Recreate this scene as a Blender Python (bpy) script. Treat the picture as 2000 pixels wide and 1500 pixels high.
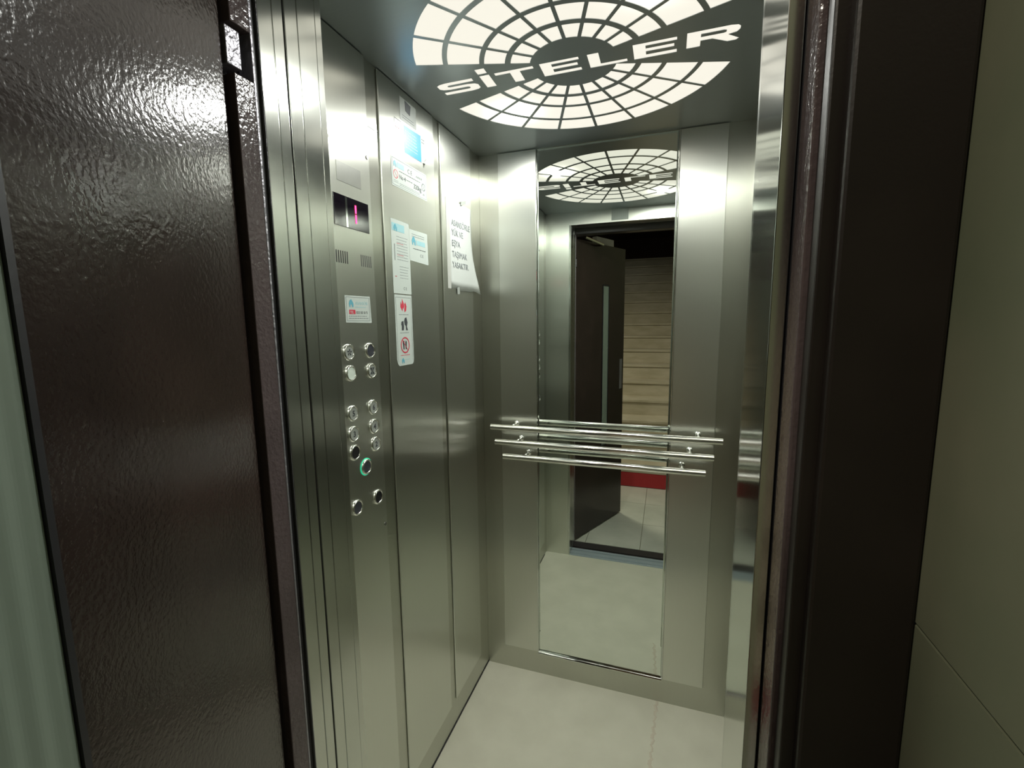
import bpy, bmesh, math, random
from mathutils import Matrix, Vector
random.seed(4)
S = bpy.context.scene
for o in list(bpy.data.objects): bpy.data.objects.remove(o)

# ------------------------------------------------------------------ camera
yaw, pit, rol = (math.radians(a) for a in (18.7016, -7.6802, -0.7101))
fw = Vector((-math.sin(yaw)*math.cos(pit), math.cos(yaw)*math.cos(pit), math.sin(pit)))
rt = Vector((math.cos(yaw), math.sin(yaw), 0)); up = rt.cross(fw)
r2 = rt*math.cos(rol)+up*math.sin(rol); u2 = r2.cross(fw)
cd = bpy.data.cameras.new('camera'); cam = bpy.data.objects.new('camera', cd)
S.collection.objects.link(cam); S.camera = cam
cam.matrix_world = Matrix(((r2.x, u2.x, -fw.x, .6997), (r2.y, u2.y, -fw.y, -1.7031), (r2.z, u2.z, -fw.z, 1.4768), (0, 0, 0, 1)))
cd.sensor_width = 36; cd.lens = 894.68/2000*36; cd.clip_start = .01

# ------------------------------------------------------------------ world and light
w = bpy.data.worlds.new('world'); S.world = w; w.use_nodes = True
w.node_tree.nodes['Background'].inputs[0].default_value = (.55, .6, .55, 1)
w.node_tree.nodes['Background'].inputs[1].default_value = .05
S.view_settings.view_transform = 'Standard'; S.view_settings.look = 'None'
S.view_settings.exposure = 0; S.view_settings.gamma = 1
CELL = .93                       # glow of the lamp's frosted panes
def lamp(name, loc, size, power, col, down=(0, 0, 0)):
    l = bpy.data.lights.new(name, 'AREA'); l.shape = 'DISK'; l.size = size; l.energy = power; l.color = col
    o = bpy.data.objects.new(name, l); S.collection.objects.link(o); o.location = loc; o.rotation_euler = down
    return o
for x, y in ((.24, -.30), (.66, -.74)):
    lamp('led_lamp', (x, y, 2.098), .06, 6.0, (.985, 1, .95))
lamp('landing_lamp', (-.15, -2.35, 2.89), .30, 27, (1, .93, .78))

# ------------------------------------------------------------------ materials
def mat(name, col, rough=.5, metal=0, spec=.5, emit=None, es=1):
    m = bpy.data.materials.new(name); m.use_nodes = True
    p = m.node_tree.nodes['Principled BSDF']
    p.inputs['Base Color'].default_value = (*col, 1); p.inputs['Roughness'].default_value = rough
    p.inputs['Metallic'].default_value = metal; p.inputs['Specular IOR Level'].default_value = spec
    if emit:
        p.inputs['Emission Color'].default_value = (*emit, 1); p.inputs['Emission Strength'].default_value = es
    return m
def N(m, t, **k):
    n = m.node_tree.nodes.new(t)
    for a, b in k.items():
        if a in n.inputs: n.inputs[a].default_value = b
        else: setattr(n, a, b)
    return n
def L(m, a, ao, b, bi): m.node_tree.links.new(a.outputs[ao], b.inputs[bi])
def P(m): return m.node_tree.nodes['Principled BSDF']
def coords(m, scale):
    g = N(m, 'ShaderNodeNewGeometry'); mp = N(m, 'ShaderNodeMapping'); mp.inputs['Scale'].default_value = scale
    L(m, g, 'Position', mp, 'Vector'); return mp
def noise(m, scale, ns, detail=3):
    mp = coords(m, scale); n = N(m, 'ShaderNodeTexNoise', Scale=ns, Detail=detail); L(m, mp, 0, n, 'Vector'); return n
def ramp(m, src, lo, hi, a, b):
    r = N(m, 'ShaderNodeMapRange'); r.inputs['From Min'].default_value = lo; r.inputs['From Max'].default_value = hi
    r.inputs['To Min'].default_value = a; r.inputs['To Max'].default_value = b
    L(m, src, 0, r, 'Value'); return r
def mixcol(m, src, c1, c2, lo=.35, hi=.65):
    r = N(m, 'ShaderNodeValToRGB'); e = r.color_ramp.elements
    e[0].position = lo; e[1].position = hi; e[0].color = (*c1, 1); e[1].color = (*c2, 1)
    L(m, src, 0, r, 0); L(m, r, 0, P(m), 'Base Color')
def bump(m, src, strength, dist):
    b = N(m, 'ShaderNodeBump', Strength=strength, Distance=dist); L(m, src, 0, b, 'Height'); L(m, b, 0, P(m), 'Normal')
def brushed(name, c1, c2, rough, aniso, tangent=(0, 0, 1), grain=(90, 90, 1.2), bmp=.0):
    m = mat(name, c1, rough, 1)
    n = noise(m, grain, 6, 4); mixcol(m, n, c1, c2)
    r = ramp(m, noise(m, grain, 2, 1), .3, .7, rough*.985, rough*1.015); L(m, r, 0, P(m), 'Roughness')
    P(m).inputs['Anisotropic'].default_value = aniso
    t = N(m, 'ShaderNodeCombineXYZ')
    for i in range(3): t.inputs[i].default_value = tangent[i]
    L(m, t, 0, P(m), 'Tangent')
    if bmp: bump(m, noise(m, (3, 3, 2), 1.5, 1), bmp, .01)
    return m
TAN = (1, 1, 0)
M = {}
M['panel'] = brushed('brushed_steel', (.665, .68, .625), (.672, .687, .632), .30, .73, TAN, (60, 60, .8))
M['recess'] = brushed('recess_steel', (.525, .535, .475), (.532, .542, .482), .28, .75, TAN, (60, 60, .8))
M['jamb'] = brushed('jamb_steel', (.60, .62, .58), (.62, .64, .60), .17, .7, TAN, (220, 220, 1.5))
M['polish'] = mat('polished_steel', (.72, .74, .72), .06, 1)
M['plate'] = brushed('ceiling_steel', (.42, .46, .47), (.44, .48, .49), .33, .5, (1, 0, 0), (2, 160, 2))
M['mirror'] = mat('mirror_glass', (.80, .85, .80), .004, 1)
M['chrome'] = mat('chrome', (.92, .93, .90), .07, 1)
M['rail'] = brushed('rail_steel', (.84, .84, .80), (.88, .88, .84), .15, 0, (1, 0, 0), (1, 80, 80))
M['pane'] = mat('lit_pane', (.12, .12, .11), .6, 0, .1, (1, .955, .83), CELL)
M['black'] = mat('black', (.004, .004, .005), .4)
M['rubber'] = mat('gasket', (.010, .009, .013), .45)
def paint(name, c, rough, bs, dist, scale):
    m = mat(name, c, rough, 0, .38); n = noise(m, (1, 1, 1), scale, 2)
    c2 = tuple(v*1.3 for v in c); mixcol(m, noise(m, (1, 1, 1), 9, 2), c, c2)
    bump(m, n, bs, dist); return m
M['leaf'] = paint('brown_hammered_paint', (.022, .014, .012), .17, .25, .0020, 170)
M['frame'] = paint('brown_frame_paint', (.015, .0115, .0095), .38, .12, .0010, 260)
M['reveal'] = paint('brown_gloss_paint', (.085, .065, .066), .16, .5, .002, 150)
m = M['floor'] = mat('lift_floor', (.33, .33, .26), .6)
mixcol(m, noise(m, (1, 1, 1), 7, 8), (.54, .525, .42), (.59, .575, .465)); bump(m, noise(m, (1, 1, 1), 160, 3), .12, .001)
m = M['tile'] = mat('landing_tile', (.5, .5, .42), .22, 0, .5)
mixcol(m, noise(m, (1, 1, 1), 4, 5), (.50, .51, .43), (.60, .60, .51))
m = M['walltile'] = mat('wall_tile', (.17, .19, .125), .5)
mixcol(m, noise(m, (1, 1, 1), 3.5, 5), (.150, .170, .108), (.215, .215, .145)); bump(m, noise(m, (1, 1, 1), 120, 2), .08, .001)
M['joint'] = mat('tile_joint', (.33, .31, .20), .8)
m = M['marble'] = mat('stair_marble', (.52, .45, .32), .35)
mixcol(m, noise(m, (1, 1, 3), 5, 5), (.50, .44, .31), (.62, .55, .42))
M['red'] = mat('red_strip', (.50, .03, .035), .6)
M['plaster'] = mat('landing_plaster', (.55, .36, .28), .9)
M['alu'] = mat('sill_aluminium', (.50, .58, .62), .35, .45)
M['paper'] = mat('white_paper', (.46, .49, .465), .8)
M['sticker'] = mat('white_sticker', (.43, .48, .445), .5)
M['clear'] = mat('clear_sticker', (.26, .28, .26), .4)
M['ink'] = mat('dark_ink', (.025, .03, .035), .6)
M['grey_ink'] = mat('grey_ink', (.15, .17, .175), .6)
M['teal'] = mat('teal_ink', (.09, .32, .40), .5)
M['pale_teal'] = mat('pale_teal_ink', (.26, .46, .49), .5)
M['redink'] = mat('red_ink', (.50, .02, .05), .5)
M['blue'] = mat('blue_ink', (.01, .25, .50), .4)
M['silver'] = mat('silver_sticker', (.38, .40, .39), .35, .3)
M['screen'] = mat('display_glass', (.006, .004, .008), .06, 0, .6)
M['digit'] = mat('red_digit', (.9, 0, .05), .5, 0, .5, (1, .02, .10), 7)
M['cap'] = mat('button_cap', (.30, .32, .29), .4, .2)
M['capdark'] = mat('button_cap_dark', (.035, .037, .045), .35)
M['capwhite'] = mat('button_cap_white', (.55, .62, .55), .4)
M['green'] = mat('green_ring_light', (.05, .6, .35), .5, 0, .5, (.02, .6, .33), .7)
M['grey_steel'] = paint('rough_grey_steel', (.30, .29, .32), .35, .8, .003, 120)
P(M['grey_steel']).inputs['Metallic'].default_value = .7
m = M['glass'] = mat('ribbed_glass', (.93, 1, .96), .04)
P(m).inputs['Transmission Weight'].default_value = 1; P(m).inputs['IOR'].default_value = 1.45

# the LEDs behind the frosted panes make two soft hot spots in them
m = M['pane']; g = N(m, 'ShaderNodeNewGeometry'); last = None
for x, y in ((.24, -.30), (.66, -.74)):
    d = N(m, 'ShaderNodeVectorMath', operation='DISTANCE'); d.inputs[1].default_value = (x, y, 2.1); L(m, g, 'Position', d, 0)
    q = N(m, 'ShaderNodeMath', operation='MULTIPLY'); q.inputs[1].default_value = 1/.055; m.node_tree.links.new(d.outputs['Value'], q.inputs[0])
    p2 = N(m, 'ShaderNodeMath', operation='POWER'); p2.inputs[1].default_value = 2; L(m, q, 0, p2, 0)
    n2 = N(m, 'ShaderNodeMath', operation='MULTIPLY'); n2.inputs[1].default_value = -1; L(m, p2, 0, n2, 0)
    e = N(m, 'ShaderNodeMath', operation='EXPONENT'); L(m, n2, 0, e, 0)
    a = N(m, 'ShaderNodeMath', operation='MULTIPLY_ADD'); a.inputs[1].default_value = 3.0; L(m, e, 0, a, 0)
    if last: L(m, last, 0, a, 2)
    else: a.inputs[2].default_value = CELL
    last = a
L(m, last, 0, P(m), 'Emission Strength')
M['jamb_polish'] = brushed('polished_jamb_steel', (.60, .62, .58), (.62, .64, .60), .12, .65, TAN, (220, 220, 1.5))
m = M['frosted'] = mat('frosted_window', (.20, .245, .20), .35)

# ------------------------------------------------------------------ helpers
def tag(o, label=None, cat=None, group=None, kind=None):
    for k, v in (('label', label), ('category', cat), ('group', group), ('kind', kind)):
        if v: o[k] = v
    return o
def link(o, parent=None):
    S.collection.objects.link(o)
    if parent: o.parent = parent
    return o
def empty(name, loc=(0, 0, 0)):
    o = bpy.data.objects.new(name, None); o.empty_display_size = .05; o.location = loc; link(o)
    return o
def box(bm, x0, x1, y0, y1, z0, z1):
    ret = bmesh.ops.create_cube(bm, size=1)
    for v in ret['verts']:
        v.co = Vector(((x0+x1)/2+v.co.x*(x1-x0), (y0+y1)/2+v.co.y*(y1-y0), (z0+z1)/2+v.co.z*(z1-z0)))
    return ret['verts']
def obj(name, bm, m, parent=None, smooth=False, bevel=0):
    me = bpy.data.meshes.new(name)
    bmesh.ops.recalc_face_normals(bm, faces=bm.faces)
    if parent is not None:
        off = parent_loc(parent)
        for v in bm.verts: v.co -= off
    bm.to_mesh(me); bm.free()
    for mm in (m if isinstance(m, list) else [m]): me.materials.append(mm)
    if smooth:
        for p in me.polygons: p.use_smooth = True
    o = bpy.data.objects.new(name, me); link(o, parent)
    if bevel:
        b = o.modifiers.new('bevel', 'BEVEL'); b.width = bevel; b.segments = 2; b.limit_method = 'ANGLE'
    return o
def parent_loc(p):
    v = Vector((0, 0, 0))
    while p: v += p.location; p = p.parent
    return v
def bobj(name, dims, m, parent=None, bevel=0):
    bm = bmesh.new()
    for d in (dims if isinstance(dims[0], (tuple, list)) else [dims]): box(bm, *d)
    return obj(name, bm, m, parent, bevel=bevel)
def prism(bm, pts, d):
    """pts: list of Vector (planar polygon), d: extrusion Vector"""
    a = [bm.verts.new(p) for p in pts]; b = [bm.verts.new(p+d) for p in pts]
    n = len(pts); bm.faces.new(a); bm.faces.new(list(reversed(b)))
    for i in range(n): bm.faces.new((a[i], b[i], b[(i+1) % n], a[(i+1) % n]))
def tube(bm, a, b, r, seg=20, r2=None):
    a, b = Vector(a), Vector(b); d = b-a
    q = d.to_track_quat('Z', 'Y').to_matrix().to_4x4(); q.translation = (a+b)/2
    bmesh.ops.create_cone(bm, cap_ends=True, segments=seg, radius1=r, radius2=r if r2 is None else r2, depth=d.length, matrix=q)
LEFT = Matrix(((0, 0, 1, 0), (1, 0, 0, 0), (0, 1, 0, 0), (0, 0, 0, 1)))      # text x->+y, y->+z, faces +x
def fillcurve(splines, thick, mtx=None):
    """splines: lists of 2D points -> filled mesh datablock (holes by nesting)"""
    cu = bpy.data.curves.new('c', 'CURVE'); cu.dimensions = '2D'; cu.fill_mode = 'BOTH'; cu.extrude = thick/2
    for pts in splines:
        s = cu.splines.new('POLY'); s.points.add(len(pts)-1); s.use_cyclic_u = True
        for i, (x, y) in enumerate(pts): s.points[i].co = (x, y, 0, 1)
    o = bpy.data.objects.new('c', cu); S.collection.objects.link(o)
    dg = bpy.context.evaluated_depsgraph_get(); me = bpy.data.meshes.new_from_object(o.evaluated_get(dg))
    bpy.data.objects.remove(o); bpy.data.curves.remove(cu)
    if mtx: me.transform(mtx)
    return me
def textmesh(txt, size, align='LEFT', thick=.0003, sx=1.0, bold=0, line=1.0):
    cu = bpy.data.curves.new('t', 'FONT'); cu.body = txt; cu.size = size; cu.align_x = align; cu.extrude = thick/2
    cu.space_line = line; cu.offset = bold; cu.resolution_u = 3
    o = bpy.data.objects.new('t', cu); S.collection.objects.link(o)
    dg = bpy.context.evaluated_depsgraph_get(); me = bpy.data.meshes.new_from_object(o.evaluated_get(dg))
    bpy.data.objects.remove(o); bpy.data.curves.remove(cu)
    if sx != 1: me.transform(Matrix.Diagonal((sx, 1, 1, 1)))
    return me
def meshobj(name, me, m, parent=None, loc=(0, 0, 0), mtx=None):
    me.name = name
    if mtx: me.transform(mtx)
    me.transform(Matrix.Translation(Vector(loc)-(parent_loc(parent) if parent else Vector())))
    me.materials.clear(); me.materials.append(m)
    return link(bpy.data.objects.new(name, me), parent)
def dup(o, parent, loc):
    c = o.copy(); S.collection.objects.link(c); c.parent = parent; c.location = loc
    for ch in o.children:
        d = ch.copy(); S.collection.objects.link(d); d.parent = c
    return c

W, D, H, SK = .946, 1.027, 2.1, .10
XJ0, XJ1, ZH = .152, .797, 2.03      # door opening of the car
T = .0045                            # how far panels stand proud

# ------------------------------------------------------------------ the setting: cabin
def struct(o): o['kind'] = 'structure'; return o
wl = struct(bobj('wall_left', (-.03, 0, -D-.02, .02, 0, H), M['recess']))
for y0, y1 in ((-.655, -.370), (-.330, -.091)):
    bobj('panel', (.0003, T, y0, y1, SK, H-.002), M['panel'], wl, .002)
bobj('skirting', (.0003, .002, -.98, -.001, .0, .006), M['rubber'], wl)
bobj('joint_strip', (.0002, .0010, -.709, -.656, 1.9485, 1.9500), M['black'], wl)
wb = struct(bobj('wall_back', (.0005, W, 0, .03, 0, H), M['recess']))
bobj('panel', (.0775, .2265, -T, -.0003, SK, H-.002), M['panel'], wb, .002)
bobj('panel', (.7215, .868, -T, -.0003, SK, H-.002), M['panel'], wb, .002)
wr = struct(bobj('wall_right', (W, W+.03, -D-.02, .02, 0, H), M['recess']))
for y0, y1 in ((-.93, -.655), (-.61, -.37), (-.330, -.091)):
    bobj('panel', (W-T, W-.0003, y0, y1, SK, H-.002), M['panel'], wr, .0012)
wf = struct(bobj('wall_front', [(0, XJ0-.012, -D-.028, -D, 0, H), (XJ1+.012, W, -D-.028, -D, 0, H), (XJ0-.012, XJ1+.012, -D-.028, -D, ZH, H)], M['panel']))
fl = struct(bobj('floor', (0, W, -D, 0, -.03, 0), M['floor']))
# seam of the floor covering: a thin wavy ridge
bm = bmesh.new(); prev = None
for i in range(60):
    t = i/59; t_ = t*.34; y = -.002-t_*1.0; x = .708-.055*t_-.003+.003*math.sin(t*61)+.002*math.sin(t*143+1)
    wd = .005+.0015*math.sin(t*17)
    cur = [bm.verts.new((x-wd, y, .0001)), bm.verts.new((x, y, .0013)), bm.verts.new((x+wd, y, .0001))]
    if prev:
        for k in (0, 1): bm.faces.new((prev[k], prev[k+1], cur[k+1], cur[k]))
    prev = cur
obj('floor_seam', bm, mat('seam', (.53, .48, .38), .7), fl)

# ---- ceiling plate with the lamp's cut-outs
C0 = (.462, -.505)
RINGS = [(.106, .153), (.167, .217), (.229, .305), (.317, .383)]
def cell(r0, r1, a0, a1, off):
    """annular sector, straight sides offset by `off` from the spokes"""
    def e(r, a, s): return a+s*math.asin(min(.9, off/r))
    pts = []
    n = 7
    A0, A1 = e(r1, a0, 1), e(r1, a1, -1)
    for i in range(n): a = A0+(A1-A0)*i/(n-1); pts.append((C0[0]+r1*math.cos(a), C0[1]+r1*math.sin(a)))
    A0, A1 = e(r0, a0, 1), e(r0, a1, -1)
    for i in range(n): a = A1+(A0-A1)*i/(n-1); pts.append((C0[0]+r0*math.cos(a), C0[1]+r0*math.sin(a)))
    return pts
cells = []
for k in range(20):
    a0 = math.radians(18*k); a1 = a0+math.radians(18)
    if k in (0, 19, 9, 10): continue
    for r0, r1 in RINGS: cells.append(cell(r0, r1, a0, a1, .0042))
def glyph(x0, x1, pts, y0=-.530, y1=-.470):      # v=1 is the letter's top (towards the door)
    return [(x0+u*(x1-x0), y1+v*(y0-y1)) for u, v in pts]
E_ = [(0, 0), (0, 1), (1, 1), (1, .80), (.29, .80), (.29, .63), (.94, .63), (.94, .42), (.29, .42), (.29, .22), (1, .22), (1, 0)]
letters = [
 [glyph(.098, .207, [(.95, 1), (.25, 1), (.08, .95), (0, .85), (0, .57), (.08, .46), (.25, .40), (.72, .40), (.76, .36), (.76, .28), (.72, .24), (.04, .24), (.04, 0), (.75, 0), (.93, .05), (1, .16), (1, .45), (.93, .57), (.75, .62), (.30, .62), (.25, .66), (.25, .72), (.30, .76), (.95, .76)], -.527, -.468)],
 [glyph(.2235, .2500, [(0, 0), (0, 1), (1, 1), (1, 0)], -.5285, -.469)],
 [glyph(.2235, .2485, [(0, 0), (0, 1), (1, 1), (1, 0)], -.5600, -.5365)],
 [glyph(.264, .365, [(0, 1), (1, 1), (1, .79), (.645, .79), (.645, 0), (.385, 0), (.385, .79), (0, .79)], -.5285, -.470)],
 [glyph(.382, .478, E_)],
 [glyph(.499, .588, [(0, 0), (0, 1), (.30, 1), (.30, .20), (1, .20), (1, 0)])],
 [glyph(.604, .700, E_, -.532, -.470)],
 [glyph(.721, .829, [(0, 0), (0, 1), (.82, 1), (.95, .95), (1, .84), (1, .66), (.95, .52), (.80, .44), (1.02, .10), (.96, 0), (.80, 0), (.50, .36), (.27, .36), (.27, 0)], -.536, -.475),
  glyph(.721, .829, [(.27, .60), (.27, .78), (.70, .78), (.75, .74), (.75, .64), (.70, .60)], -.536, -.475)],
]
flat = [s for l in letters for s in l]
me = fillcurve([[(0, -D), (W, -D), (W, 0), (0, 0)]]+cells+flat, .003, Matrix.Translation((0, 0, H+.0015)))
struct(meshobj('ceiling', me, M['plate']))
lt = empty('ceiling_light', (C0[0], C0[1], H))
tag(lt, 'round backlit lift ceiling lamp of pale panes in rings around the letters SİTELER', 'ceiling light')
for c in cells:
    bm = bmesh.new(); prism(bm, [Vector((x, y, H+.0012)) for x, y in c], Vector((0, 0, .0015))); obj('pane', bm, M['pane'], lt)
for l in letters:
    me = fillcurve(l, .0015, Matrix.Translation((0, 0, H+.0018))); meshobj('letter', me, M['pane'], lt)
bobj('lamp_housing', (.03, W-.03, -.96, -.05, H+.02, H+.06), M['black'], lt)
for o in bpy.data.objects:
    if o.name.startswith('led_lamp'): tag(o, None)

# ---- car door surround, sill
jl = bpy.data.objects.new('trim_1', None); link(jl); jl['kind'] = 'structure'
for n_, y0, y1, dx in (('jamb_strip', -1.0822, -1.043, 0), ('jamb_strip', -1.108, -1.0830, 0), ('jamb_strip', -1.1322, -1.1125, .0008), ('jamb_strip', -1.159, -1.1330, .0008)):
    bobj('jamb_strip', (XJ0-.012, XJ0+dx, y0, y1, 0, ZH), M['jamb'], jl, .0009)
bobj('jamb_backing', (XJ0-.02, XJ0-.003, -1.158, -1.03, 0, ZH), M['rubber'], jl)
bobj('jamb_nose', (XJ0-.012, XJ0-.0006, -1.0425, -1.0275, 0, ZH), M['jamb'], jl, .001)
jr = bpy.data.objects.new('trim_2', None); link(jr); jr['kind'] = 'structure'
bobj('jamb_strip', (XJ1, XJ1+.014, -1.178, -1.043, 0, ZH), M['jamb_polish'], jr, .0009)
bobj('jamb_nose', (XJ1+.0006, XJ1+.012, -1.0425, -1.0275, 0, ZH), M['jamb'], jr, .001)
jt = bpy.data.objects.new('trim_3', None); link(jt); jt['kind'] = 'structure'
bobj('header_strip', (XJ0-.012, XJ1+.012, -1.10, -1.0285, ZH-.001, ZH+.014), M['jamb'], jt, .001)
bobj('header_strip', (XJ0-.012, XJ1+.012, -1.165, -1.102, ZH-.001, ZH+.014), M['jamb'], jt, .001)
sill = bpy.data.objects.new('trim_4', None); link(sill); sill['kind'] = 'structure'
for y0, y1, z in ((-1.050, -1.0275, .002), (-1.072, -1.052, .004), (-1.094, -1.075, .002), (-1.122, -1.097, .004)):
    bobj('sill_rail', (XJ0, XJ1, y0, y1, -.02, z), M['alu'], sill, .0006)
bobj('sill_gap', (XJ0-.03, XJ1+.03, -1.224, -1.123, -.03, -.012), M['black'], sill)
bobj('landing_sill', (XJ0-.002, XJ1+.02, -1.222, -1.150, -.011, -.001), mat('landing_sill', (.10, .09, .09), .35, .6), sill)

# ------------------------------------------------------------------ the setting: landing
XR = .906                            # tiled side wall beside the camera
lf = struct(bobj('floor_landing', (-1.25, XR+.05, -4.8, -1.225, -.06, -.012), M['joint']))
for i in range(6):
    for j in range(3):
        x0 = -1.20+i*.355; y1 = -1.226-j*.395
        x1 = min(x0+.352, XR)
        bobj('tile', (x0, x1, max(y1-.392, -2.40), y1, -.012, .0), M['tile'], lf)
wr2 = struct(bobj('wall_landing_right', (XR+.008, XR+.10, -7.5, -1.25, 0, 2.9), M['joint']))
zj = [0, .62, 1.22, 1.82, 2.42, 2.9]
for j in range(5):
    for i in range(4):
        y1 = -1.2505-i*1.2; bobj('tile', (XR, XR+.008, y1-1.1975, y1, zj[j]+(.0015 if j else 0), zj[j+1]-.0015), M['walltile'], wr2)
wf2 = struct(bobj('wall_landing_front', [(-1.25, .02, -1.235, -1.17, 0, 2.9), (.02, XR+.1, -1.235, -1.17, 2.14, 2.9)], M['joint']))
for j in range(5):
    for i in range(3):
        x1 = .04-i*.42
        z0, z1 = zj[j]+(.0015 if j else 0), zj[j+1]-.0015
        bobj('tile', (x1-.417, x1, -1.243, -1.235, z0, z1), M['walltile'], wf2)
for i in range(3):
    bobj('tile', (.045+i*.29, .045+i*.29+.287, -1.243, -1.235, 2.145, 2.897), M['walltile'], wf2)
wl2 = struct(bobj('wall_landing_left', (-1.35, -1.25, -7.5, -1.17, 0, 2.9), M['walltile']))
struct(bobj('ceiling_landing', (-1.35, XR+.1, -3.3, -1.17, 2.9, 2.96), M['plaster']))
struct(bobj('wall_landing_back', (-1.35, XR+.1, -7.6, -7.5, 0, 4.2), mat('shaded_plaster', (.10, .06, .045), .9)))  # light falloff up the stairwell is put into this dark brown
# underside of the flight above, hanging over the stairs
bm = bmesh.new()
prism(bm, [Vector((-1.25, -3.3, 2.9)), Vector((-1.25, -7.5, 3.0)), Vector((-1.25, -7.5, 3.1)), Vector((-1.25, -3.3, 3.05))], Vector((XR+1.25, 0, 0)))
struct(obj('ceiling_stairwell', bm, mat('shaded_soffit', (.10, .065, .05), .9)))  # shade under the flight is put into its dark colour

# stairs
st = empty('staircase', (.3, -2.4, 0)); tag(st, 'pale stone staircase climbing from the landing, seen in the mirror', 'stairs')
for k in range(16):
    y0 = -2.4-.30*k; z1 = .16*(k+1)
    bobj('step', [(-.45, XR-.002, y0-.318, y0, z1-.16 if k else 0, z1-.028), (-.45, XR-.002, y0-.33, y0+.012, z1-.026, z1)], M['marble'], st, .002)
rs = bobj('riser_strip', (-.40, XR-.01, -2.400, -2.394, .004, .130), M['red'], st); rs['label'] = 'red strip covering the lowest riser'

# landing door frame
fr = bpy.data.objects.new('trim_5', None); link(fr); fr['kind'] = 'structure'
bobj('frame_gasket', (XJ1+.015, XJ1+.030, -1.190, -1.166, 0, 2.0), M['rubber'], fr)
bobj('frame_reveal', (.8115, .835, -1.2245, -1.184, 0, 2.02), M['reveal'], fr, .002)
bobj('frame_step', (.8165, .840, -1.2465, -1.2250, 0, 2.02), M['frame'], fr, .002)
bobj('frame_face', (.8275, XR-.001, -1.2600, -1.2330, 0, 2.14), M['frame'], fr, .003)
fl_ = bpy.data.objects.new('trim_6', None); link(fl_); fl_['kind'] = 'structure'
bobj('frame_gasket', (.125, .1475, -1.172, -1.1595, 0, 2.0), M['rubber'], fl_)
bobj('frame_reveal', (.128, .1525, -1.2035, -1.1725, 0, 1.806), M['reveal'], fl_, .0012)
bobj('frame_reveal', (.128, .1525, -1.2035, -1.1725, 1.868, 2.02), M['reveal'], fl_, .0012)
bobj('frame_edge', (.128, .1530, -1.1735, -1.1700, 0, 2.02), M['grey_steel'], fl_, .0006)
bobj('frame_pocket', (.112, .128, -1.2135, -1.166, 0, 2.02), M['black'], fl_)
bobj('frame_face', (.040, .127, -1.256, -1.2150, 0, 2.14), M['frame'], fl_, .003)
bobj('hinge_block', (.120, .1515, -1.2120, -1.1900, 1.8135, 1.8600), M['grey_steel'], fl_, .001)
fh = bpy.data.objects.new('trim_7', None); link(fh); fh['kind'] = 'structure'
bobj('frame_header', (.128, .835, -1.2245, -1.168, 2.0, 2.14), M['frame'], fh, .003)
bobj('frame_face', (.040, XR-.001, -1.262, -1.226, 2.005, 2.14), M['frame'], fh, .003)

# landing door leaf, standing open
HX, HY = .1500, -1.2185; u = Vector((.397, -.918, 0)).normalized(); nrm = Vector((.918, .397, 0)).normalized()
dr = bpy.data.objects.new('door_1', None); link(dr); dr['kind'] = 'structure'
def leafpt(t, d, z): return Vector((HX, HY, 0))+u*t+nrm*d+Vector((0, 0, z))
def slab(bm, t0, t1, d0, d1, z0, z1):
    prism(bm, [leafpt(t0, d0, z0), leafpt(t1, d0, z0), leafpt(t1, d1, z0), leafpt(t0, d1, z0)], Vector((0, 0, z1-z0)))
LW = .62; w0, w1, wz0, wz1 = .321, .395, .60, 1.715
bm = bmesh.new()
ring = lambda d: [[leafpt(t, d, z) for t, z in ((0, .012), (LW, .012), (LW, 1.985), (0, 1.985))], [leafpt(t, d, z) for t, z in ((w0, wz0), (w1, wz0), (w1, wz1), (w0, wz1))]]
R = [[[bm.verts.new(p) for p in q] for q in ring(d)] for d in (0, -.042)]
for s in (0, 1):
    for i in range(4):
        j = (i+1) % 4; bm.faces.new((R[s][0][i], R[s][0][j], R[s][1][j], R[s][1][i]))
for k in (0, 1):
    for i in range(4):
        j = (i+1) % 4; bm.faces.new((R[0][k][i], R[0][k][j], R[1][k][j], R[1][k][i]))
lf_ = obj('leaf', bm, M['leaf'], dr)
bm = bmesh.new()
for a in ((w0-.005, w0+.001, wz0-.005, wz1+.005), (w1-.001, w1+.005, wz0-.005, wz1+.005), (w0, w1, wz0-.008, wz0+.001), (w0, w1, wz1-.001, wz1+.008)):
    slab(bm, a[0], a[1], -.0005, .003, a[2], a[3])
obj('window_bead', bm, M['rubber'], dr)
bm = bmesh.new(); n = 28                                   # ribbed vertical glass
front = []; back = []
for i in range(n+1):
    t = w0+.0015+(w1-w0-.003)*i/n; r_ = .0004*math.sin(i/n*math.pi*2*3.5)
    front.append(leafpt(t, .0002+r_, wz0+.001)); back.append(leafpt(t, -.008, wz0+.001))
prism(bm, front+back[::-1], Vector((0, 0, wz1-wz0-.002)))
obj('window_pane', bm, M['frosted'], dr)
bm = bmesh.new(); slab(bm, .565, .6, .0, .0015, .98, 1.2); obj('lock_plate', bm, M['grey_steel'], dr)
# closer arm over the leaf
bm = bmesh.new()
tube(bm, (.20, -1.235, 1.994), leafpt(.26, .03, 1.975), .008, 10); tube(bm, leafpt(.26, .03, 1.975), leafpt(.36, -.02, 1.992), .008, 10)
obj('closer_arm', bm, M['chrome'], dr)
bm = bmesh.new(); slab(bm, .24, .46, -.038, -.004, 1.985, 2.03); obj('closer_body', bm, M['grey_steel'], dr)

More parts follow.
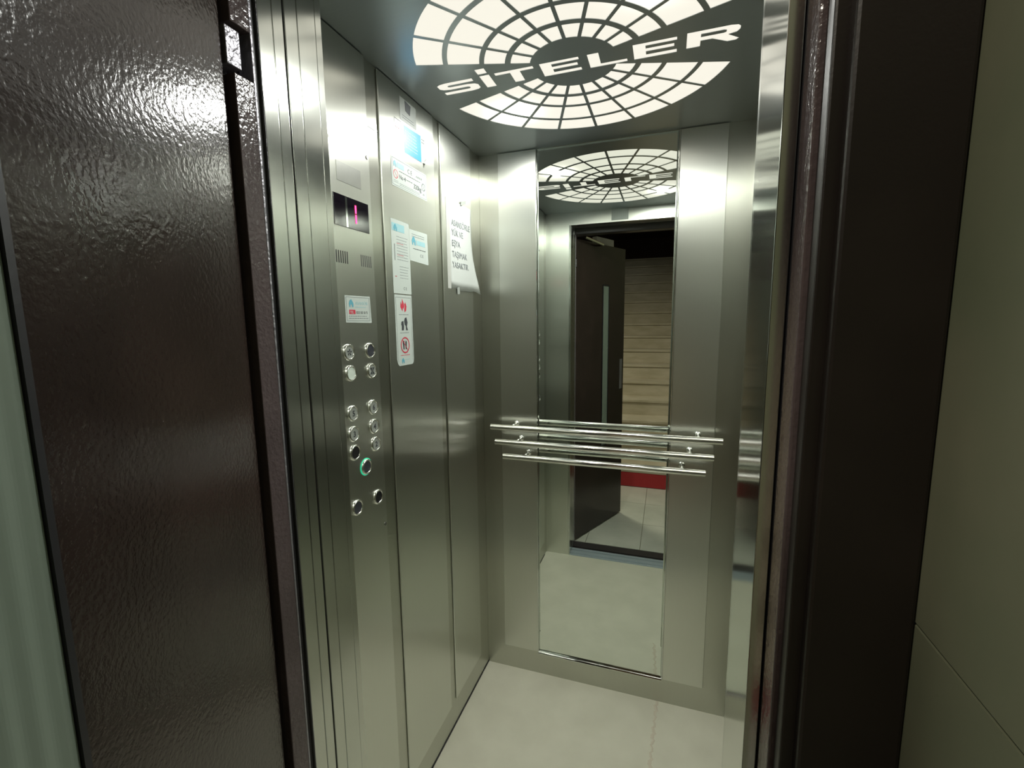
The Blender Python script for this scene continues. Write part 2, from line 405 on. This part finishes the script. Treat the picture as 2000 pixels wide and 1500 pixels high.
# ------------------------------------------------------------------ mirror
mr = empty('wall_mirror', (.473, 0, SK)); tag(mr, 'tall narrow mirror between two brushed steel panels on the back wall', 'mirror')
MX0, MX1 = .2290, .7190
bm = bmesh.new(); b = .007
v0 = [(MX0+.001, SK+.006), (MX1-.001, SK+.006), (MX1-.001, H-.003), (MX0+.001, H-.003)]
v1 = [(MX0+b, SK+.006+b+.004), (MX1-b, SK+.006+b+.004), (MX1-b, H-.003-b), (MX0+b, H-.003-b)]
o_ = [bm.verts.new((x, -.0015, z)) for x, z in v0]; i_ = [bm.verts.new((x, -.0040, z)) for x, z in v1]; k_ = [bm.verts.new((x, -.0002, z)) for x, z in v0]
bm.faces.new(i_)
for a in range(4):
    c = (a+1) % 4; bm.faces.new((o_[a], o_[c], i_[c], i_[a])); bm.faces.new((k_[a], k_[c], o_[c], o_[a]))
obj('mirror_glass', bm, M['mirror'], mr)
bobj('side_channel', (.2262, .2292, -.0062, -.0002, SK, H-.002), M['polish'], mr, .0008)
bobj('side_channel', (.7188, .7218, -.0062, -.0002, SK, H-.002), M['polish'], mr, .0008)
bm = bmesh.new()
prof = [(-.0002, SK-.002)]+[(-.0002-.011*math.cos(a*math.pi/16), SK-.002+.009*math.sin(a*math.pi/16)) for a in range(9)]
prism(bm, [Vector((.2292, y, z)) for y, z in prof], Vector((.4896, 0, 0)))
obj('bottom_channel', bm, M['polish'], mr)

# ------------------------------------------------------------------ handrails
for (x0, x1, z, lab) in ((.058, .8870, 1.077, 'topmost and longest of the three steel handrails across the mirror'),
                         (.076, .862, 1.0185, 'middle steel handrail of the three across the mirror'),
                         (.107, .838, .9625, 'lowest and shortest of the three steel handrails across the mirror')):
    h = empty('handrail', ((x0+x1)/2, 0, z)); tag(h, lab, 'handrail', 'tubular handrails across the mirror')
    bm = bmesh.new(); tube(bm, (x0, -.070, z-.004), (x1, -.070, z-.004), .0118, 28); o = obj('rail', bm, M['rail'], h, True, .001)
    for xb in (x0+.085, x1-.075):
        bm = bmesh.new(); tube(bm, (xb, -T, z), (xb, -.066, z), .0055, 14); tube(bm, (xb, -T, z), (xb, -T-.003, z), .011, 20); obj('bracket', bm, M['chrome'], h, True)

# ------------------------------------------------------------------ control panel
PX = T+.0025                          # face of the control panel
cp = empty('control_panel', (0, -.80, SK)); tag(cp, 'full height brushed steel lift control panel with display and round push buttons', 'control panel')
bobj('face_plate', (.0004, PX, -.955, -.709, SK, H-.002), M['panel'], cp, .0015)
for y, z in ((-.853, 1.872), (-.716, 1.871), (-.856, .953), (-.719, .952)):
    bm = bmesh.new(); tube(bm, (PX-.0005, y, z), (PX+.0015, y, z), .0045, 16); obj('screw', bm, mat('screw', (.22, .22, .20), .4, .9), cp)
dp = bobj('display', (PX-.001, PX+.0012, -.8465, -.7230, 1.693, 1.761), M['screen'], cp, .0006)
bobj('display_divider', (PX+.001, PX+.0016, -.8080, -.8015, 1.694, 1.759), M['polish'], dp)
for z0, z1 in ((1.7300, 1.7480), (1.7080, 1.7270)):
    bobj('digit_segment', (PX+.0011, PX+.0018, -.7745, -.7700, z0, z1), M['digit'], dp)
for y0, n_, m_ in ((-.848, 6, M['black']), (-.761, 6, mat('dusty_slot', (.06, .065, .06), .7))):
    for i in range(n_):
        bobj('speaker_slot', (PX-.001, PX+.0002, y0+i*.0073, y0+i*.0073+.0032, 1.6125, 1.6395), m_, cp)
gp = bobj('blank_plate', (PX, PX+.0007, -.830, -.746, 1.790, 1.831), brushed('matt_plate', (.52, .53, .50), (.53, .54, .51), .30, .6, TAN, (220, 220, 1.5)), cp)
def button(y, z, cap, sym=None, label='', lit=False):
    b_ = bpy.data.objects.new('push_button', None); link(b_, cp); b_.location = Vector((PX, y, z))-parent_loc(cp)
    b_['label'] = label
    bm = bmesh.new(); seg = 32; prof = [(.0195, 0), (.0195, .0020), (.0182, .0048), (.0162, .0060), (.0146, .0052), (.0140, .0020)]
    rings = [[bm.verts.new((PX+h_, y+r_*math.cos(2*math.pi*i/seg), z+r_*math.sin(2*math.pi*i/seg))) for i in range(seg)] for r_, h_ in prof]
    for a, c in zip(rings, rings[1:]):
        for i in range(seg): bm.faces.new((a[i], a[(i+1) % seg], c[(i+1) % seg], c[i]))
    obj('ring', bm, M['chrome'], b_, True)
    bm = bmesh.new(); tube(bm, (PX+.0002, y, z), (PX+.0040, y, z), .0140, 32); obj('cap', bm, M[cap], b_)
    if lit:
        bm = bmesh.new(); rings = [[bm.verts.new((PX+.0006+h_, y+r_*math.cos(2*math.pi*i/seg), z+r_*math.sin(2*math.pi*i/seg))) for i in range(seg)] for r_, h_ in ((.0195, .0002), (.0215, .0006))]
        for i in range(seg): bm.faces.new((rings[0][i], rings[0][(i+1) % seg], rings[1][(i+1) % seg], rings[1][i]))
        obj('light_ring', bm, M['green'], b_)
    if sym:
        if sym == 'fan':
            bm = bmesh.new()
            for k in range(5):
                a = k*2*math.pi/5+.3; c, s = math.cos(a), math.sin(a)
                pts = [(.001, -.0006), (.0045, -.0022), (.0075, -.0020), (.0078, .0008), (.0050, .0012)]
                prism(bm, [Vector((PX+.0041, y+c*p-s*q, z+s*p+c*q)) for p, q in pts], Vector((.0005, 0, 0)))
            obj('symbol', bm, M['ink'], b_)
        elif sym == 'open':
            bm = bmesh.new()
            for s in (-1, 1):
                for t_ in (-1, 1):
                    prism(bm, [Vector((PX+.0041, y+s*p, z+q)) for p, q in ((.0008, t_*.0005), (.0025, t_*.0005), (.0085, t_*.0080), (.0058, t_*.0085))], Vector((.0005, 0, 0)))
                prism(bm, [Vector((PX+.0041, y+s*p, z+q)) for p, q in ((.0014, -.009), (.0030, -.009), (.0030, .009), (.0014, .009))], Vector((.0005, 0, 0)))
            obj('symbol', bm, M['ink'], b_)
        else:
            me = textmesh(sym, .0185, 'CENTER', bold=.0004); meshobj('symbol', me, M['ink'], b_, (PX+.0043, y, z-.0065), LEFT)
    return b_
button(-.827, 1.413, 'cap', 'fan', 'round push button with a black fan symbol, top left of the panel')
button(-.747, 1.412, 'capdark', None, 'blank dark push button beside the fan button')
button(-.824, 1.364, 'capwhite', None, 'frosted white push button below the fan button')
button(-.745, 1.362, 'cap', 'open', 'push button with the door symbol, right of the white button')
button(-.825, 1.270, 'cap', '5', 'push button marked 5'); button(-.747, 1.271, 'cap', '6', 'push button marked 6')
button(-.826, 1.221, 'cap', '3', 'push button marked 3'); button(-.747, 1.222, 'cap', '4', 'push button marked 4')
button(-.826, 1.176, 'black', None, 'push button with a black cap under button 3'); button(-.744, 1.176, 'cap', '2', 'push button marked 2')
button(-.786, 1.129, 'capdark', '0', 'dark push button with a green glow round its ring', True)
button(-.829, 1.041, 'capdark', None, 'lowest push button, left, with a dull cap')
button(-.746, 1.037, 'black', None, 'low push button on the right with a dark cap')

# ------------------------------------------------------------------ stickers on the left wall
def quad_sticker(name, pts, x, m, thick=.0004, rnd=0):
    bm = bmesh.new(); prism(bm, [Vector((x, y, z)) for y, z in pts], Vector((thick, 0, 0)))
    bmesh.ops.recalc_face_normals(bm, faces=bm.faces)
    return obj(name, bm, m)
def rect(y0, y1, z0, z1): return [(y0, z0), (y1, z0), (y1, z1), (y0, z1)]
def prnt(o, txt, y, z, size, m, x, align='LEFT', name='printed_text', sx=1, bold=0, line=1.0):
    return meshobj(name, textmesh(txt, size, align, sx=sx, bold=bold, line=line), m, o, (x, y, z), LEFT)
def patch(o, pts, m, x, name='printed_mark', th=.0003):
    bm = bmesh.new()
    for p in (pts if isinstance(pts[0][0], (tuple, list)) else [pts]): prism(bm, [Vector((x, a, b)) for a, b in p], Vector((th, 0, 0)))
    return obj(name, bm, m, o)
def ringmark(o, y, z, r, wd, m, x, bar=True, name='prohibition_ring', slant=-1):
    bm = bmesh.new(); seg = 28
    a = [bm.verts.new((x+.0002, y+r*math.cos(2*math.pi*i/seg), z+r*math.sin(2*math.pi*i/seg))) for i in range(seg)]
    b = [bm.verts.new((x+.0002, y+(r-wd)*math.cos(2*math.pi*i/seg), z+(r-wd)*math.sin(2*math.pi*i/seg))) for i in range(seg)]
    for i in range(seg): bm.faces.new((a[i], a[(i+1) % seg], b[(i+1) % seg], b[i]))
    if bar:
        s = (r-wd*.5)*.7071; q = wd*.35
        prism(bm, [Vector((x, y-s-q, z-slant*s+q)), Vector((x, y-s+q, z-slant*s-q)) if slant > 0 else Vector((x, y-s+q, z+s+q)), Vector((x, y+s+q, z+slant*s-q)), Vector((x, y+s-q, z+slant*s-q))], Vector((.0003, 0, 0)))
    return obj(name, bm, m, o)
def logo(o, y, z, s, m, x):
    """small house-and-arc emblem"""
    patch(o, [[(y, z+.45*s), (y+.10*s, z), (y+.30*s, z), (y+.30*s, z+.3*s), (y+.6*s, z+.3*s), (y+.6*s, z), (y+.9*s, z), (y+.9*s, z+.5*s), (y+.5*s, z+s), (y+.2*s, z+.85*s)]], m, x, 'emblem')
def lines(o, y0, y1, z0, dz, n, m, x, h=.0016, name='small_print', seed=1):
    """rows of tiny illegible print: short dashes"""
    rnd = random.Random(seed); bm = bmesh.new()
    for k in range(n):
        y = y0
        while y < y1-.004:
            l = rnd.uniform(.003, .010); e = min(y+l, y1)
            prism(bm, [Vector((x, a, b)) for a, b in rect(y, e, z0-k*dz, z0-k*dz+h)], Vector((.0002, 0, 0))); y = e+.0018
        if rnd.random() < .2: pass
    return tag(obj(name, bm, m, o), kind='stuff')
SX = T+.0002; SX2 = SX+.0004
# 1 phone sticker on the control panel
s = quad_sticker('sticker', [(-.828, 1.481), (-.732, 1.479), (-.735, 1.543), (-.828, 1.542)], PX+.0001, M['sticker']); px = PX+.0005
tag(s, 'small white sticker with red tab on the control panel above the buttons', 'sticker', 'stickers on the left wall')
patch(s, [rect(-.824, -.738, 1.5385, 1.5392), rect(-.824, -.738, 1.4845, 1.4852), rect(-.824, -.8233, 1.4845, 1.539), rect(-.7390, -.7383, 1.4845, 1.539)], M['grey_ink'], px, 'border')
logo(s, -.815, 1.516, .018, M['teal'], px)
prnt(s, 'ASANSÖR', -.792, 1.522, .0105, M['pale_teal'], px+.0001); lines(s, -.792, -.750, 1.5155, .003, 1, M['pale_teal'], px)
patch(s, rect(-.815, -.793, 1.500, 1.510), M['redink'], px, 'red_tab'); prnt(s, 'TEL', -.813, 1.5015, .0085, M['sticker'], px+.0004, sx=1.05)
prnt(s, '0232 502 50 75', -.790, 1.501, .0085, M['ink'], px+.0001, sx=.80); lines(s, -.817, -.745, 1.4945, .005, 2, M['grey_ink'], px, seed=3)
# 2 blue sticker
s = quad_sticker('sticker', [(-.586, 1.937), (-.425, 1.942), (-.418, 1.956), (-.423, 2.018), (-.586, 2.011)], SX, M['silver'])
tag(s, 'silver and bright blue sticker with lines of white print high on the left wall', 'sticker', 'stickers on the left wall')
patch(s, [(-.540, 1.940), (-.450, 1.942), (-.450, 2.014), (-.540, 2.010)], M['blue'], SX2, 'blue_field')
prnt(s, 'BAKIM', -.583, 1.988, .016, M['redink'], SX2, sx=.8)
lines(s, -.583, -.545, 2.002, .011, 6, M['ink'], SX2, .0013, seed=8)
lines(s, -.535, -.470, 1.998, .0085, 6, M['sticker'], SX2+.0003, .0016, seed=9); lines(s, -.446, -.430, 2.006, .008, 2, M['ink'], SX2, .0015, seed=5)
patch(s, [rect(-.586, -.4235, 2.0125, 2.0137)], M['ink'], SX, 'border')
bm = bmesh.new(); a = [bm.verts.new(p) for p in ((SX, -.440, 1.943), (SX+.016, -.428, 1.938), (SX+.004, -.418, 1.962))]; bm.faces.new(a)
obj('lifted_corner', bm, M['paper'], s)
# 3 top pictogram sticker
s = quad_sticker('sticker', rect(-.556, -.472, 2.020, 2.078), SX-.0001, M['clear'])
tag(s, 'pale translucent sticker with a dark pictogram touching the ceiling above the blue sticker', 'sticker', 'stickers on the left wall')
patch(s, [(-.528, 2.050), (-.505, 2.046), (-.500, 2.072), (-.530, 2.076)], M['ink'], SX2, 'pictogram'); lines(s, -.545, -.482, 2.034, .006, 2, M['grey_ink'], SX2, seed=11)
# 4 capacity sticker
s = quad_sticker('sticker', rect(-.610, -.424, 1.838, 1.913), SX, M['sticker'])
tag(s, 'white capacity sticker marked 320kg with prohibition rings under the blue sticker', 'sticker', 'stickers on the left wall')
patch(s, [rect(-.606, -.428, 1.8415, 1.8422), rect(-.606, -.428, 1.9088, 1.9095), rect(-.606, -.6053, 1.8415, 1.909), rect(-.4287, -.428, 1.8415, 1.909)], M['grey_ink'], SX2, 'border')
logo(s, -.600, 1.888, .016, M['teal'], SX2); patch(s, rect(-.582, -.548, 1.889, 1.902), M['pale_teal'], SX2, 'teal_band')
prnt(s, 'C E', -.530, 1.889, .016, M['ink'], SX2); prnt(s, 'ASANSÖR', -.485, 1.890, .008, M['ink'], SX2)
lines(s, -.572, -.462, 1.881, .006, 1, M['ink'], SX2, seed=12)
prnt(s, 'No 4', -.573, 1.863, .015, M['ink'], SX2, bold=.0003); lines(s, -.540, -.505, 1.868, .006, 1, M['ink'], SX2, seed=14)
prnt(s, '320kg', -.500, 1.857, .018, M['ink'], SX2, bold=.0003); lines(s, -.572, -.462, 1.850, .004, 2, M['grey_ink'], SX2, .0012, seed=13)
ringmark(s, -.590, 1.870, .0115, .002, M['redink'], SX2); ringmark(s, -.444, 1.873, .0105, .0018, M['ink'], SX2)
lines(s, -.600, -.578, 1.853, .004, 2, M['grey_ink'], SX2, .001, seed=2); prnt(s, '320', -.449, 1.850, .007, M['ink'], SX2)
# 5 long instruction sticker
s = quad_sticker('sticker', rect(-.625, -.535, 1.558, 1.752), SX, M['sticker'])
tag(s, 'long pale instruction sticker of small print directly above the fire and smoking sticker', 'sticker', 'stickers on the left wall')
patch(s, rect(-.621, -.560, 1.722, 1.742), M['pale_teal'], SX2, 'teal_band'); logo(s, -.613, 1.722, .018, M['teal'], SX2+.0003)
lines(s, -.600, -.545, 1.708, .0075, 9, M['grey_ink'], SX2, .0011, seed=21); lines(s, -.600, -.565, 1.690, .030, 2, M['redink'], SX2, .0012, seed=22)
lines(s, -.590, -.545, 1.630, .0075, 5, M['grey_ink'], SX2, .0011, seed=23); prnt(s, 'C E', -.575, 1.569, .011, M['ink'], SX2)
patch(s, [rect(-.6125, -.6108, 1.645, 1.688)], M['ink'], SX2, 'vertical_print'); lines(s, -.614, -.606, 1.602, .006, 1, M['redink'], SX2, .002, seed=5)
# 6 CE sticker to its right
s = quad_sticker('sticker', [(-.5345, 1.654), (-.429, 1.651), (-.432, 1.742), (-.5345, 1.740)], SX, M['sticker'])
tag(s, 'square white sticker with teal emblem and CE mark beside the long instruction sticker', 'sticker', 'stickers on the left wall')
logo(s, -.522, 1.699, .024, M['teal'], SX2); patch(s, rect(-.496, -.447, 1.701, 1.714), M['pale_teal'], SX2, 'teal_band')
lines(s, -.520, -.445, 1.728, .006, 2, M['grey_ink'], SX2, .0015, seed=31); lines(s, -.515, -.445, 1.688, .006, 1, M['ink'], SX2, .002, seed=32)
prnt(s, 'C E', -.477, 1.669, .012, M['ink'], SX2)
# 7 fire / smoking / children sticker
cr = [(-.623, 1.380), (-.620, 1.368), (-.612, 1.361), (-.545, 1.361), (-.538, 1.366), (-.536, 1.376), (-.536, 1.555), (-.623, 1.555)]
s = quad_sticker('sticker', cr, SX, M['sticker'])
tag(s, 'tall white warning sticker with red flames, black smoker heads and red ring over children', 'sticker', 'stickers on the left wall')
patch(s, [rect(-.618, -.541, 1.5475, 1.5482), rect(-.618, -.6173, 1.372, 1.548), rect(-.5417, -.541, 1.372, 1.548)], M['grey_ink'], SX2, 'border')
Y = -.580
patch(s, [[(Y-.006, 1.510), (Y-.016, 1.522), (Y-.014, 1.536), (Y-.009, 1.528), (Y-.006, 1.545), (Y+.0005, 1.533), (Y+.004, 1.524), (Y-.002, 1.516), (Y-.004, 1.522)],
          [(Y+.004, 1.508), (Y+.003, 1.516), (Y+.006, 1.524), (Y+.003, 1.534), (Y+.008, 1.530), (Y+.010, 1.536), (Y+.015, 1.524), (Y+.012, 1.512)]], M['redink'], SX2, 'flames')
lines(s, Y-.024, Y+.024, 1.5005, .004, 1, M['grey_ink'], SX2, seed=41)
patch(s, [[(Y-.014, 1.458), (Y-.004, 1.458), (Y-.002, 1.468), (Y-.004, 1.484), (Y-.014, 1.482), (Y-.016, 1.474), (Y-.013, 1.470)],
          [(Y+.008, 1.458), (Y+.018, 1.458), (Y+.013, 1.468), (Y+.017, 1.480), (Y+.012, 1.494), (Y+.004, 1.492), (Y, 1.484), (Y+.002, 1.474), (Y+.007, 1.470)]], M['ink'], SX2, 'smoker_heads')
lines(s, Y-.022, Y+.022, 1.4505, .004, 1, M['grey_ink'], SX2, seed=42)
patch(s, [[(Y-.009, 1.405), (Y-.004, 1.405), (Y-.004, 1.420), (Y-.003, 1.428), (Y-.008, 1.430), (Y-.012, 1.426)], [(Y+.002, 1.405), (Y+.007, 1.405), (Y+.009, 1.426), (Y+.004, 1.430), (Y+.001, 1.424)]], M['ink'], SX2, 'children_figures')
ringmark(s, Y, 1.417, .0225, .0035, M['redink'], SX2+.0003)
lines(s, Y-.024, Y+.024, 1.3885, .004, 1, M['redink'], SX2, seed=43); logo(s, Y-.020, 1.367, .015, M['teal'], SX2); lines(s, Y-.003, Y+.024, 1.376, .004, 1, M['pale_teal'], SX2, seed=44)
# 8 header label over the door (seen in the mirror)
s = bobj('sticker', (.382, .475, -D+.0002, -D+.0007, 2.038, 2.098), M['clear'])
tag(s, 'pale greenish label above the door opening, seen in the mirror just under the reflected lamp', 'sticker')
# paper notice with curling right edge
bm = bmesh.new(); n, k = 14, 10; G = []
for i in range(n+1):
    a = i/n; row = []
    for j in range(k+1):
        c = j/k; zz = 1.884-c*.294-(.002*a if c > .5 else 0)
        y = -.276+a*(.176+.050*max(0, (c-.45)/.55)**1.6)
        x = T+.0012+.012*(a**2)*(c**1.5)+.0020*math.sin(a*9+c*4)*a
        if a < .08: x = T+.0007
        zz += .0035*math.sin(a*11)*(c-.9 if c > .9 else 0)*8 + (.0025*math.sin(a*17) if j == k else 0)
        row.append(bm.verts.new((x, y, zz)))
    G.append(row)
for i in range(n):
    for j in range(k): bm.faces.new((G[i][j], G[i+1][j], G[i+1][j+1], G[i][j+1]))
nt = obj('paper_notice', bm, M['paper'], None, True)
sd = nt.modifiers.new('thickness', 'SOLIDIFY'); sd.thickness = .0004
tag(nt, 'white A4 notice in capitals taped to the left wall, its right edge curling', 'notice')
for t_, z in (('ASANSÖRLE', 1.802), ('YÜK VE', 1.770), ('EŞYA', 1.735), ('TAŞIMAK', 1.699), ('YASAKTIR.', 1.664)):
    me = textmesh(t_, .0285, sx=.93)
    me.transform(LEFT)
    for v in me.vertices:
        y = v.co.y-.264; zz = v.co.z+z; a = (y+.276)/.18; c = (1.884-zz)/.294
        v.co = (v.co.x+T+.0018+.012*(a**2)*(max(0, c)**1.5)+.0020*math.sin(a*9+c*4)*a, y, zz)
    me.materials.clear(); me.materials.append(M['grey_ink']); link(bpy.data.objects.new('printed_text', me), nt)
for pts in ([(-.215, 1.889), (-.170, 1.886), (-.166, 1.897), (-.212, 1.901)], [(-.205, 1.870), (-.165, 1.868), (-.162, 1.892), (-.202, 1.893)]):
    pass
patch(nt, [(-.190, 1.880), (-.150, 1.893), (-.146, 1.905), (-.188, 1.892)], M['clear'], T+.0035, 'tape')
patch(nt, [(-.235, 1.575), (-.215, 1.577), (-.217, 1.600), (-.236, 1.598)], M['clear'], T+.0035, 'tape')
# notice's paper folded round at the left, its shade put into the grey
foldb = bobj('shaded_fold', (T+.0001, T+.0006, -.3000, -.2755, 1.592, 1.884), mat('shaded_paper', (.36, .37, .34), .5), nt)
